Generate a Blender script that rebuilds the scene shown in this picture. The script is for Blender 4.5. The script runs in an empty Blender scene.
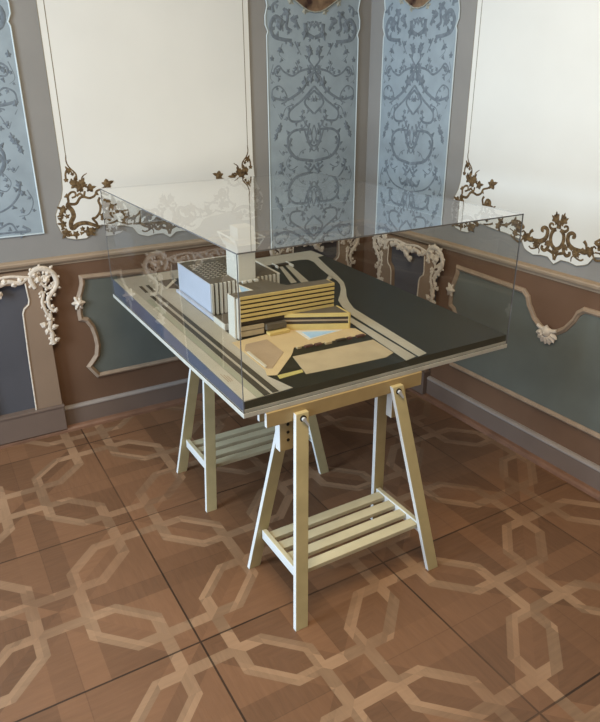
import bpy, bmesh, math, random
from mathutils import Vector, Matrix
random.seed(7)
SC = bpy.context.scene
COL = SC.collection

# ---------------------------------------------------------------- camera
cam_data = bpy.data.cameras.new('camera')
cam = bpy.data.objects.new('camera', cam_data)
COL.objects.link(cam)
cam_data.sensor_fit = 'HORIZONTAL'
cam_data.sensor_width = 36.0
cam_data.lens = 644.9456 * 36.0 / 600.0
cam_data.clip_start = 0.05
cam.matrix_world = Matrix((
    (0.862596, 0.203047, -0.463358, -2.65027),
    (-0.505864, 0.336165, -0.794415, -3.64781),
    (-0.005538, 0.919655, 0.392689, 1.88585),
    (0, 0, 0, 1)))
SC.camera = cam

# ---------------------------------------------------------------- world, light, exposure
SC.view_settings.view_transform = 'Standard'
SC.view_settings.look = 'None'
SC.view_settings.gamma = 1.0
SC.view_settings.use_curve_mapping = False
SC.view_settings.exposure = 0.0
world = bpy.data.worlds.new('sky')
SC.world = world
world.use_nodes = True
wn = world.node_tree.nodes
wn['Background'].inputs['Color'].default_value = (0.62, 0.75, 1.0, 1)
wn['Background'].inputs['Strength'].default_value = 1.0

def area(name, loc, target, sx, sy, power, color):
    l = bpy.data.lights.new(name, 'AREA')
    l.shape = 'RECTANGLE'; l.size = sx; l.size_y = sy
    l.energy = power; l.color = color
    o = bpy.data.objects.new(name, l)
    COL.objects.link(o)
    o.location = loc
    o.rotation_euler = (Vector(target) - Vector(loc)).to_track_quat('-Z', 'Y').to_euler()
    return o
COOL = (0.58, 0.77, 1.0)
WARM = (1.0, 0.84, 0.58)
area('window_daylight', (-5.52, -1.6, 1.75), (0, -1.6, 1.2), 1.2, 2.3, 220, COOL)
area('window_daylight', (-5.52, -4.0, 1.75), (0, -3.4, 1.2), 1.2, 2.3, 45, COOL)
area('warm_ceiling_lamp', (-2.1, -2.55, 3.3), (-1.9, -2.2, 0.0), 1.5, 1.2, 66, WARM)

# ---------------------------------------------------------------- materials
def lin(c):
    return tuple(((v/255.0)/12.92 if v/255.0 <= 0.04045 else ((v/255.0+0.055)/1.055)**2.4) for v in c) + (1.0,)

def mat(name, rgb, rough=0.6, vary=0.06, scale=6.0, spec=0.4, metal=0.0, bump=0.0, rgb2=None, coords='Object'):
    m = bpy.data.materials.new(name); m.use_nodes = True
    nt = m.node_tree; N = nt.nodes; L = nt.links
    p = N['Principled BSDF']
    tc = N.new('ShaderNodeTexCoord')
    no = N.new('ShaderNodeTexNoise')
    no.inputs['Scale'].default_value = scale; no.inputs['Detail'].default_value = 5
    L.new(tc.outputs[coords], no.inputs['Vector'])
    ramp = N.new('ShaderNodeValToRGB')
    c = lin(rgb)
    a = [max(0, v*(1-vary*1.6)) for v in c[:3]] + [1]
    b = [min(1, v*(1+vary*1.6)) for v in c[:3]] + [1]
    if rgb2: b = list(lin(rgb2))
    ramp.color_ramp.elements[0].position = 0.3; ramp.color_ramp.elements[0].color = a
    ramp.color_ramp.elements[1].position = 0.7; ramp.color_ramp.elements[1].color = b
    L.new(no.outputs['Fac'], ramp.inputs['Fac'])
    L.new(ramp.outputs['Color'], p.inputs['Base Color'])
    p.inputs['Roughness'].default_value = rough
    p.inputs['Specular IOR Level'].default_value = spec
    p.inputs['Metallic'].default_value = metal
    if bump:
        bn = N.new('ShaderNodeBump'); bn.inputs['Strength'].default_value = bump; bn.inputs['Distance'].default_value = 0.01
        L.new(no.outputs['Fac'], bn.inputs['Height']); L.new(bn.outputs['Normal'], p.inputs['Normal'])
    return m

def acrylic_mat(name, power):
    m = bpy.data.materials.new(name); m.use_nodes = True
    nt = m.node_tree; N = nt.nodes; L = nt.links
    N.remove(N['Principled BSDF'])
    lw = N.new('ShaderNodeLayerWeight'); lw.inputs['Blend'].default_value = 0.5
    pw = N.new('ShaderNodeMath'); pw.operation = 'POWER'; pw.inputs[1].default_value = power
    ma = N.new('ShaderNodeMath'); ma.operation = 'MULTIPLY_ADD'; ma.inputs[1].default_value = 0.95; ma.inputs[2].default_value = 0.05
    L.new(lw.outputs['Facing'], pw.inputs[0]); L.new(pw.outputs[0], ma.inputs[0])
    tr = N.new('ShaderNodeBsdfTransparent'); tr.inputs['Color'].default_value = (0.985, 0.99, 0.988, 1)
    gl = N.new('ShaderNodeBsdfGlossy'); gl.inputs['Roughness'].default_value = 0.012; gl.inputs['Color'].default_value = (1, 1, 1, 1)
    mx = N.new('ShaderNodeMixShader')
    L.new(ma.outputs[0], mx.inputs['Fac']); L.new(tr.outputs[0], mx.inputs[1]); L.new(gl.outputs[0], mx.inputs[2])
    L.new(mx.outputs[0], N['Material Output'].inputs['Surface'])
    return m

def clear_mat():
    m = bpy.data.materials.new('clear_acrylic_inner_face'); m.use_nodes = True
    nt = m.node_tree; N = nt.nodes
    N.remove(N['Principled BSDF'])
    tr = N.new('ShaderNodeBsdfTransparent'); tr.inputs['Color'].default_value = (0.99, 0.995, 0.99, 1)
    nt.links.new(tr.outputs[0], N['Material Output'].inputs['Surface'])
    return m

class NodeMath:
    """tiny expression builder for procedural patterns"""
    def __init__(s, nt): s.nt = nt
    def _in(s, node, i, v):
        if isinstance(v, (int, float)): node.inputs[i].default_value = v
        else: s.nt.links.new(v, node.inputs[i])
    def op(s, o, a, b=None, c=None):
        n = s.nt.nodes.new('ShaderNodeMath'); n.operation = o
        s._in(n, 0, a)
        if b is not None: s._in(n, 1, b)
        if c is not None: s._in(n, 2, c)
        return n.outputs[0]
    def lt(s, a, b): return s.op('LESS_THAN', a, b)
    def gt(s, a, b): return s.op('GREATER_THAN', a, b)
    def mul(s, a, b): return s.op('MULTIPLY', a, b)
    def mx(s, a, b): return s.op('MAXIMUM', a, b)
    def mn(s, a, b): return s.op('MINIMUM', a, b)
    def sub(s, a, b): return s.op('SUBTRACT', a, b)
    def add(s, a, b): return s.op('ADD', a, b)
    def ab(s, a): return s.op('ABSOLUTE', a)

TILE = 0.8389; TX = -2.074; TY = -1.0809

def parquet_mat():
    m = bpy.data.materials.new('interlaced_parquet'); m.use_nodes = True
    nt = m.node_tree; N = nt.nodes; L = nt.links; p = N['Principled BSDF']
    E = NodeMath(nt)
    tc = N.new('ShaderNodeTexCoord'); sx = N.new('ShaderNodeSeparateXYZ'); L.new(tc.outputs['Object'], sx.inputs[0])
    gx = E.op('DIVIDE', E.sub(sx.outputs[0], TX), TILE); gy = E.op('DIVIDE', E.sub(sx.outputs[1], TY), TILE)
    ix = E.op('FLOOR', gx); iy = E.op('FLOOR', gy)
    a = E.sub(gx, ix); b = E.sub(gy, iy)
    P = E.mn(a, E.sub(1.0, a)); Q = E.mn(b, E.sub(1.0, b))
    d = E.ab(E.sub(P, Q)); lo = E.mn(P, Q); hi = E.mx(P, Q)
    w = 0.028
    # band lines parallel to the panel edges
    b1 = E.mx(E.mul(E.lt(E.ab(E.sub(P, 0.12)), w), E.lt(Q, 0.235)), E.mul(E.lt(E.ab(E.sub(Q, 0.12)), w), E.lt(P, 0.235)))
    b2 = E.mx(E.mul(E.lt(E.ab(E.sub(P, 0.39)), w), E.gt(Q, 0.27)), E.mul(E.lt(E.ab(E.sub(Q, 0.39)), w), E.gt(P, 0.27)))
    dg = E.mul(E.mul(E.gt(d, 0.085), E.lt(d, 0.158)), E.mul(E.gt(lo, 0.092), E.lt(hi, 0.418)))
    band = E.mx(E.mx(b1, b2), dg)
    # piece ids
    qx = E.gt(a, 0.5); qy = E.gt(b, 0.5); sd = E.gt(P, Q)
    inside = E.lt(d, 0.12)
    idv = N.new('ShaderNodeCombineXYZ')
    t1 = E.add(E.mul(ix, 7.0), E.add(E.mul(qx, 1.7), E.mul(sd, 3.1)))
    t2 = E.add(E.mul(iy, 5.0), E.add(E.mul(qy, 2.3), E.mul(b1, 4.0)))
    t3 = E.add(E.mul(band, 9.0), E.add(E.mul(inside, 2.0), E.add(E.mul(E.gt(hi, 0.39), 5.0), E.mul(dg, 3.0))))
    L.new(t1, idv.inputs[0]); L.new(t2, idv.inputs[1]); L.new(t3, idv.inputs[2])
    wnz = N.new('ShaderNodeTexWhiteNoise'); L.new(idv.outputs[0], wnz.inputs['Vector'])
    # grain runs with or across the panel by piece
    mp = N.new('ShaderNodeMapping'); L.new(tc.outputs['Object'], mp.inputs['Vector'])
    mp.inputs['Scale'].default_value = (38, 4, 1)
    mp2 = N.new('ShaderNodeMapping'); L.new(tc.outputs['Object'], mp2.inputs['Vector'])
    mp2.inputs['Scale'].default_value = (4, 38, 1)
    vm = N.new('ShaderNodeMix'); vm.data_type = 'VECTOR'
    L.new(sd, vm.inputs['Factor']); L.new(mp.outputs[0], vm.inputs[4]); L.new(mp2.outputs[0], vm.inputs[5])
    gr = N.new('ShaderNodeTexNoise'); gr.inputs['Scale'].default_value = 1.6; gr.inputs['Detail'].default_value = 6; gr.inputs['Roughness'].default_value = 0.65
    L.new(vm.outputs[1], gr.inputs['Vector'])
    wear = N.new('ShaderNodeTexNoise'); wear.inputs['Scale'].default_value = 2.2; wear.inputs['Detail'].default_value = 6
    L.new(tc.outputs['Object'], wear.inputs['Vector'])
    # edges between boards of a panel (thin seams), joints between panels
    def seam(e, t): return E.lt(E.ab(e), t)
    joint = E.lt(lo, 0.0045)
    thin = E.mx(E.mul(seam(E.sub(P, 0.5), 0.0022), E.lt(Q, 0.36)), E.mul(seam(E.sub(Q, 0.5), 0.0022), E.lt(P, 0.36)))
    fine = E.mx(E.mx(seam(E.sub(d, 0.085), 0.0015), seam(E.sub(d, 0.158), 0.0015)), 0.0)
    mixc = N.new('ShaderNodeMix'); mixc.data_type = 'RGBA'
    fade = N.new('ShaderNodeTexNoise'); fade.inputs['Scale'].default_value = 1.3; fade.inputs['Detail'].default_value = 3; L.new(tc.outputs['Object'], fade.inputs['Vector'])
    fd = E.mn(1.0, E.mx(0.35, E.sub(E.mul(fade.outputs['Fac'], 3.2), 0.75)))
    L.new(E.mul(band, fd), mixc.inputs['Factor'])
    mixc.inputs[6].default_value = lin(FLOOR_DARK); mixc.inputs[7].default_value = lin(FLOOR_BAND)
    val = E.add(0.64, E.add(E.mul(wnz.outputs['Value'], 0.44), E.mul(E.sub(gr.outputs['Fac'], 0.5), 0.5)))
    val = E.add(val, E.mul(wear.outputs['Fac'], 0.36))
    val = E.mul(val, E.sub(1.0, E.mul(joint, E.mul(fd, 0.75))))
    val = E.mul(val, E.sub(1.0, E.mul(thin, 0.2)))
    vs = N.new('ShaderNodeVectorMath'); vs.operation = 'SCALE'
    L.new(mixc.outputs[2], vs.inputs[0]); L.new(val, vs.inputs['Scale'])
    L.new(vs.outputs[0], p.inputs['Base Color'])
    rr = E.add(0.30, E.mul(wear.outputs['Fac'], 0.24)); L.new(rr, p.inputs['Roughness'])
    p.inputs['Specular IOR Level'].default_value = 0.4
    bn = N.new('ShaderNodeBump'); bn.inputs['Strength'].default_value = 0.25; bn.inputs['Distance'].default_value = 0.004
    L.new(E.sub(gr.outputs['Fac'], E.mul(joint, 2.0)), bn.inputs['Height']); L.new(bn.outputs['Normal'], p.inputs['Normal'])
    return m

FLOOR_DARK = (114, 80, 55)
FLOOR_BAND = (141, 109, 81)
M = {}
M['floor'] = parquet_mat()
M['acrylic'] = acrylic_mat('clear_acrylic', 4.4); M['acrylic_top'] = acrylic_mat('clear_acrylic_top_sheet', 1.25); M['acrylic_inner'] = clear_mat()
M['acrylic_edge'] = mat('polished_acrylic_edge', (104, 101, 98), 0.25, 0.02)
M['taupe'] = mat('taupe_wall_paint', (138, 132, 124), 0.85, 0.05, 2.0, 0.1)
M['dado'] = mat('brown_dado_paint', (108, 80, 60), 0.75, 0.08, 2.5, 0.15)
M['rail'] = mat('tan_rail_paint', (160, 136, 110), 0.6, 0.05)
M['skirting'] = mat('grey_brown_skirting_paint', (112, 92, 78), 0.65, 0.06, 3.0)
M['skirting_light'] = mat('pale_skirting_bead', (150, 136, 124), 0.55, 0.05)
M['fillet'] = mat('wooden_floor_fillet', (120, 84, 62), 0.5, 0.12, 9)
M['cream'] = mat('cream_painted_field', (218, 212, 200), 0.85, 0.025, 1.6, 0.1)
M['cream_line'] = mat('thin_brown_painted_line', (130, 118, 98), 0.8)
M['gold'] = mat('brown_gold_paint', (88, 63, 38), 0.7, 0.3, 60, 0.2, rgb2=(126, 100, 66))
M['damask'] = mat('blue_grey_painted_field', (146, 154, 156), 0.8, 0.06, 9, 0.1)
M['damask_dark'] = mat('grey_painted_scrollwork', (112, 118, 122), 0.8, 0.12, 40, 0.1)
M['damask_border'] = mat('pale_grey_fillet', (190, 196, 192), 0.7)
M['medal'] = mat('brown_medallion_painting', (84, 50, 36), 0.6, 0.4, 14, 0.3, rgb2=(150, 120, 90))
M['medal_frame'] = mat('grey_ochre_painted_frame', (150, 146, 130), 0.7, 0.2, 60)
M['stucco'] = mat('pale_stucco', (206, 188, 166), 0.7, 0.1, 40, 0.2)
M['pilaster'] = mat('light_brown_pilaster_paint', (138, 114, 92), 0.75, 0.06, 3, 0.15)
M['niche'] = mat('slate_blue_painted_field', (84, 81, 82), 0.8, 0.06, 3, 0.1)
M['green'] = mat('grey_green_painted_field', (98, 98, 88), 0.75, 0.08, 3, 0.15)
M['frame'] = mat('tan_moulding_paint', (150, 126, 102), 0.6, 0.08, 20)
M['ceiling'] = mat('white_ceiling_paint', (226, 222, 212), 0.9, 0.02)
M['trestle'] = mat('cream_lacquered_wood', (198, 185, 150), 0.5, 0.04, 12, 0.35)
M['leg_face'] = mat('dim_lit_tan_wood', (188, 170, 124), 0.5, 0.05, 12, 0.35)  # wide leg faces toned down to imitate weaker, warm light
M['leg_edge'] = mat('daylit_white_edge', (216, 213, 204), 0.5, 0.02, 12, 0.35)  # same wood painted near white, imitating cool daylight on the narrow faces
M['beam'] = mat('shaded_cream_wood', (172, 146, 100), 0.5, 0.05, 12, 0.35)  # beams and posts darkened to imitate shade under the board
M['metal'] = mat('zinc_plated_steel', (205, 204, 200), 0.4, 0.04, 30, 0.5, 0.2)
M['dark_metal'] = mat('dark_steel', (60, 56, 50), 0.4, 0.04, 30, 0.5, 0.8)
M['ply'] = mat('pale_base_board', (190, 184, 168), 0.6, 0.06, 14)
M['site'] = mat('dark_olive_board', (40, 40, 30), 0.38, 0.05, 3, 0.22)
M['slab_side'] = mat('slate_grey_board_edge', (84, 88, 100), 0.5, 0.05)
M['slab_front'] = mat('olive_board_front_lightened', (66, 66, 52), 0.6, 0.05)  # front face lightened to match the better lit top of the slab
M['paving'] = mat('light_grey_card', (168, 158, 138), 0.8, 0.03, 12)
M['verge'] = mat('pale_sand_card', (188, 176, 152), 0.8, 0.03, 12)
M['lawn'] = mat('grey_green_card', (156, 152, 126), 0.8, 0.03, 12)
M['strip'] = mat('dark_card_strip', (62, 56, 42), 0.7, 0.05, 12)
M['plaza'] = mat('warm_beige_card', (192, 166, 122), 0.8, 0.03, 12)
M['court'] = mat('brown_grey_card', (160, 136, 106), 0.8, 0.05, 12)
M['deck'] = mat('pale_brown_card', (174, 154, 120), 0.8, 0.05, 12)
M['band'] = mat('yellow_green_card', (178, 162, 94), 0.8, 0.03, 12)
M['water'] = mat('pale_blue_gloss_card', (166, 198, 222), 0.2, 0.04, 12, 0.5)
M['model_white'] = mat('white_card', (206, 198, 180), 0.7, 0.02, 12)
M['model_white2'] = mat('bright_white_card', (188, 190, 198), 0.7, 0.02, 12)
M['model_roof'] = mat('dark_taupe_card', (92, 82, 66), 0.7, 0.05, 12)
M['model_dark'] = mat('dark_window_card', (62, 52, 38), 0.6, 0.05, 12)
M['model_yellow'] = mat('honey_card', (200, 172, 104), 0.65, 0.04, 12)
M['block_red'] = mat('dark_red_brown_card', (92, 62, 50), 0.7, 0.05)

# ---------------------------------------------------------------- mesh helpers
def box(bm, x0, x1, y0, y1, z0, z1, mi=0):
    v = [bm.verts.new(p) for p in ((x0,y0,z0),(x1,y0,z0),(x1,y1,z0),(x0,y1,z0),(x0,y0,z1),(x1,y0,z1),(x1,y1,z1),(x0,y1,z1))]
    for q in ((3,2,1,0),(4,5,6,7),(0,1,5,4),(1,2,6,5),(2,3,7,6),(3,0,4,7)):
        f = bm.faces.new([v[i] for i in q]); f.material_index = mi
    return v

def loft(bm, A, B, mi=0):
    """two quads (lists of four points, same winding) joined into a hexahedron"""
    a = [bm.verts.new(p) for p in A]; b = [bm.verts.new(p) for p in B]
    bm.faces.new(a[::-1]).material_index = mi; bm.faces.new(b).material_index = mi
    n = len(a)
    for i in range(n):
        bm.faces.new((a[i], a[(i+1)%n], b[(i+1)%n], b[i])).material_index = mi

def prism(bm, pts, z0, z1, mi=0, side=None):
    """polygon in XY extruded between z0 and z1"""
    A = sum(pts[i][0]*pts[(i+1)%len(pts)][1]-pts[(i+1)%len(pts)][0]*pts[i][1] for i in range(len(pts)))
    if A < 0: pts = pts[::-1]
    a = [bm.verts.new((p[0], p[1], z0)) for p in pts]; b = [bm.verts.new((p[0], p[1], z1)) for p in pts]
    bm.faces.new(a[::-1]).material_index = mi; bm.faces.new(b).material_index = mi
    n = len(a)
    for i in range(n):
        bm.faces.new((a[i], a[(i+1)%n], b[(i+1)%n], b[i])).material_index = mi if side is None else side

def wall_prism(bm, pts, y0, y1, mi=0):
    """polygon in XZ (wall plane) standing out from y0 to y1 (y1 < y0)"""
    A = sum(pts[i][0]*pts[(i+1)%len(pts)][1]-pts[(i+1)%len(pts)][0]*pts[i][1] for i in range(len(pts)))
    if A < 0: pts = pts[::-1]
    a = [bm.verts.new((p[0], y0, p[1])) for p in pts]; b = [bm.verts.new((p[0], y1, p[1])) for p in pts]
    bm.faces.new(b); bm.faces.new(a[::-1])
    n = len(a)
    for i in range(n):
        bm.faces.new((a[(i+1)%n], a[i], b[i], b[(i+1)%n]))

def smooth_path(pts, n=5):
    if len(pts) < 3: return [Vector((p[0], p[1])) for p in pts]
    P = [Vector(p) for p in pts]; out = []
    for i in range(len(P)-1):
        p0 = P[i-1] if i else P[0]*2-P[1]; p1 = P[i]; p2 = P[i+1]
        p3 = P[i+2] if i+2 < len(P) else P[-1]*2-P[-2]
        for k in range(n):
            t = k/n
            out.append(0.5*((2*p1)+(p2-p0)*t+(2*p0-5*p1+4*p2-p3)*t*t+(3*p1-p0-3*p2+p3)*t**3))
    out.append(P[-1]); return out

def relief(bm, pts, r0, r1, depth=0.6, base=0.0, smooth=True, closed=False, seg=5):
    """half-round raised stroke on a wall (XZ plane), standing out towards -Y"""
    P = smooth_path(pts) if smooth else [Vector(p) for p in pts]
    n = len(P); rings = []
    for i, p in enumerate(P):
        if closed:
            t0 = (p-P[i-1]).normalized(); t1 = (P[(i+1)%n]-p).normalized()
        else:
            t0 = (p-P[max(0,i-1)]) if i else (P[1]-p); t1 = (P[min(n-1,i+1)]-p) if i < n-1 else (p-P[i-1])
            t0 = t0.normalized(); t1 = t1.normalized()
        t = (t0+t1)
        t = t.normalized() if t.length > 1e-6 else t0
        nn = Vector((-t.y, t.x)); k = 1.0/max(0.55, nn.dot(Vector((-t0.y, t0.x))))
        r = (r0+(r1-r0)*i/max(1,n-1))
        ring = []
        for j in range(seg+1):
            a = math.pi*j/seg
            off = nn*math.cos(a)*r*k
            ring.append(bm.verts.new((p.x+off.x, base-math.sin(a)*r*depth, p.y+off.y)))
        rings.append(ring)
    m = n if closed else n-1
    for i in range(m):
        A = rings[i]; B = rings[(i+1)%n]
        for j in range(seg):
            bm.faces.new((A[j], B[j], B[j+1], A[j+1]))
        bm.faces.new((A[seg], B[seg], B[0], A[0]))
    if not closed:
        bm.faces.new(rings[0][::-1]); bm.faces.new(rings[-1])

def leaf(bm, x, z, r, ang, depth=0.5, base=0.0, lobes=5):
    """lobed acanthus-like leaf raised from a wall"""
    n = lobes*4; c = bm.verts.new((x, base-r*depth, z)); o = []; q = []
    a0 = math.radians(ang)
    for i in range(n):
        th = 2*math.pi*i/n
        k = (0.78+0.22*math.cos(lobes*th)) if depth < 0.5 else (0.9+0.1*math.cos(lobes*th))
        e = 1.0+0.35*math.cos(th)
        px = r*k*e*math.cos(th); pz = r*k*0.85*math.sin(th)
        X = px*math.cos(a0)-pz*math.sin(a0); Z = px*math.sin(a0)+pz*math.cos(a0)
        o.append(bm.verts.new((x+X, base-r*depth*0.25, z+Z))); q.append(bm.verts.new((x+X, base, z+Z)))
    for i in range(n):
        j = (i+1)%n
        bm.faces.new((c, o[i], o[j])); bm.faces.new((o[i], q[i], q[j], o[j]))
    bm.faces.new(q[::-1])

def ornament(bm, data, dx=0, flip=1, depth=0.5, base=0.0, scale_r=1.0):
    for r0, r1, pts in data[0]:
        relief(bm, [(flip*a+dx, z) for a, z in pts], r0*scale_r, r1*scale_r, depth, base)
    for a, z, r, ang in data[1]:
        if r < 0.003: continue
        leaf(bm, flip*a+dx, z, r*scale_r, ang if flip > 0 else 180-ang, depth, base)

def tube(bm, p0, p1, r, seg=12):
    p0 = Vector(p0); p1 = Vector(p1); d = (p1-p0).normalized()
    u = d.orthogonal().normalized(); v = d.cross(u)
    A = [bm.verts.new(p0+(u*math.cos(2*math.pi*i/seg)+v*math.sin(2*math.pi*i/seg))*r) for i in range(seg)]
    B = [bm.verts.new(p1+(u*math.cos(2*math.pi*i/seg)+v*math.sin(2*math.pi*i/seg))*r) for i in range(seg)]
    bm.faces.new(A[::-1]); bm.faces.new(B)
    for i in range(seg): bm.faces.new((A[i], A[(i+1)%seg], B[(i+1)%seg], B[i]))

def obj(name, bm, mats, parent=None, bevel=0.0, smooth=False):
    bmesh.ops.recalc_face_normals(bm, faces=bm.faces[:])
    me = bpy.data.meshes.new(name); bm.to_mesh(me); bm.free()
    if not isinstance(mats, (list, tuple)): mats = [mats]
    for m in mats: me.materials.append(m)
    if smooth:
        for p in me.polygons: p.use_smooth = True
    o = bpy.data.objects.new(name, me); COL.objects.link(o)
    if parent: o.parent = parent
    if bevel:
        b = o.modifiers.new('bevel', 'BEVEL'); b.width = bevel; b.segments = 2; b.limit_method = 'ANGLE'
    return o

def thing(name, label, cat, loc=(0,0,0), rotz=0.0, group=None):
    o = bpy.data.objects.new(name, None); COL.objects.link(o)
    o.empty_display_size = 0.1
    o.location = loc; o.rotation_euler = (0, 0, rotz)
    o['label'] = label; o['category'] = cat
    if group: o['group'] = group
    return o

def struct(name, bm, m, **k):
    o = obj(name, bm, m, **k); o['kind'] = 'structure'; return o

def copy_tree(o, parent=None):
    c = o.copy(); COL.objects.link(c); c.parent = parent
    for ch in list(o.children): copy_tree(ch, c)
    return c

# ---------------------------------------------------------------- traced ornament strokes (metres, wall-local: along the wall, height)
CORNER = ([
  (0.0020,0.0033,[(-0.525,1.56),(-0.527,1.526),(-0.515,1.497),(-0.488,1.464),(-0.486,1.432)]),
  (0.0086,0.0086,[(-0.538,1.319),(-0.55,1.301),(-0.534,1.279),(-0.528,1.246),(-0.546,1.214),(-0.547,1.187),(-0.535,1.179)]),
  (0.0092,0.0059,[(-0.541,1.18),(-0.509,1.2),(-0.468,1.203),(-0.43,1.188),(-0.397,1.175)]),
  (0.0053,0.0033,[(-0.539,1.309),(-0.506,1.31),(-0.483,1.337),(-0.463,1.342),(-0.431,1.333),(-0.403,1.344),(-0.39,1.366),(-0.358,1.377),(-0.337,1.388)]),
  (0.0046,0.0046,[(-0.377,1.332),(-0.387,1.313),(-0.38,1.285),(-0.388,1.252),(-0.411,1.227),(-0.429,1.222),(-0.412,1.197),(-0.411,1.18)]),
  (0.0046,0.0033,[(-0.544,1.323),(-0.543,1.352),(-0.524,1.37),(-0.505,1.369),(-0.504,1.349),(-0.525,1.341)]),
  (0.0040,0.0040,[(-0.498,1.349),(-0.48,1.36),(-0.462,1.346),(-0.452,1.371)]),
  (0.0040,0.0013,[(-0.462,1.42),(-0.455,1.446),(-0.43,1.463)]),
  (0.0040,0.0033,[(-0.523,1.492),(-0.539,1.467),(-0.541,1.433)]),
  (0.0040,0.0033,[(-0.367,1.277),(-0.335,1.295),(-0.311,1.265),(-0.271,1.248),(-0.228,1.251)]),
 ],[
  (-0.499,1.407,0.025,80),(-0.482,1.390,0.022,20),(-0.463,1.414,0.017,60),(-0.427,1.385,0.020,10),(-0.335,1.398,0.024,20),(-0.521,1.479,0.016,120),(-0.506,1.462,0.009,40),(-0.541,1.433,0.011,90),(-0.575,1.283,0.020,150),(-0.588,1.258,0.015,200),(-0.564,1.246,0.011,30),(-0.586,1.208,0.018,170),(-0.576,1.163,0.022,230),(-0.529,1.151,0.017,270),(-0.492,1.175,0.012,300),(-0.461,1.158,0.024,320),(-0.437,1.162,0.013,20),(-0.471,1.520,0.001,0)
 ])
CORNER_TAIL = ([
  (0.0053,0.0053,[(-0.385,1.21),(-0.343,1.252),(-0.328,1.305),(-0.354,1.316),(-0.367,1.281),(-0.344,1.243)]),
  (0.0053,0.0044,[(-0.317,1.24),(-0.27,1.245),(-0.237,1.205),(-0.188,1.214),(-0.157,1.234),(-0.118,1.24),(-0.081,1.217)]),
  (0.0044,0.0035,[(-0.165,1.164),(-0.137,1.147),(-0.099,1.138),(-0.065,1.178),(-0.017,1.154)]),
  (0.0044,0.0035,[(-0.294,1.201),(-0.323,1.19),(-0.361,1.185)]),
 ],[
  (-0.343,1.288,0.021,90),(-0.313,1.272,0.019,40),(-0.337,1.228,0.026,200),(-0.369,1.231,0.018,150),(-0.257,1.197,0.021,300),(-0.240,1.219,0.016,60),(-0.203,1.206,0.014,20),(-0.149,1.224,0.023,80),(-0.121,1.207,0.026,10),(-0.134,1.180,0.019,260),(-0.065,1.173,0.026,330),(-0.003,1.143,0.016,20)
 ])
CENTRE = ([
  (0.0080,0.0080,[(-0.012,1.24),(-0.026,1.232),(-0.036,1.213),(-0.037,1.186),(-0.025,1.16),(-0.008,1.148),(0.003,1.145)]),
  (0.0064,0.0024,[(-0.006,1.244),(-0.007,1.273),(-0.011,1.315)]),
  (0.0064,0.0040,[(-0.02,1.238),(-0.038,1.237),(-0.052,1.247),(-0.05,1.26),(-0.038,1.263),(-0.03,1.255)]),
  (0.0056,0.0104,[(-0.083,1.218),(-0.095,1.22),(-0.094,1.231),(-0.079,1.237),(-0.062,1.227),(-0.061,1.201),(-0.073,1.179),(-0.098,1.164)]),
  (0.0104,0.0040,[(-0.098,1.164),(-0.131,1.164),(-0.17,1.17),(-0.209,1.171)]),
  (0.0040,0.0032,[(-0.207,1.169),(-0.199,1.186),(-0.207,1.198),(-0.219,1.19)]),
  (0.0040,0.0072,[(-0.17,1.17),(-0.164,1.198),(-0.149,1.213)]),
  (0.0080,0.0064,[(-0.041,1.179),(-0.044,1.156),(-0.052,1.136),(-0.066,1.126),(-0.082,1.134),(-0.08,1.149)]),
  (0.0064,0.0048,[(-0.052,1.136),(-0.024,1.127),(-0.01,1.118),(-0.002,1.091)]),
  (0.0040,0.0032,[(-0.097,1.157),(-0.107,1.135),(-0.143,1.12),(-0.163,1.129)]),
  (0.0032,0.0024,[(-0.107,1.136),(-0.096,1.123),(-0.096,1.104)]),
 ],[
  (-0.012,1.272,0.018,90),(-0.026,1.284,0.018,140),(-0.020,1.299,0.016,100),(-0.146,1.165,0.016,170),(-0.119,1.149,0.014,260),(-0.057,1.165,0.016,300),(-0.010,1.130,0.016,270)
 ])
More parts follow.
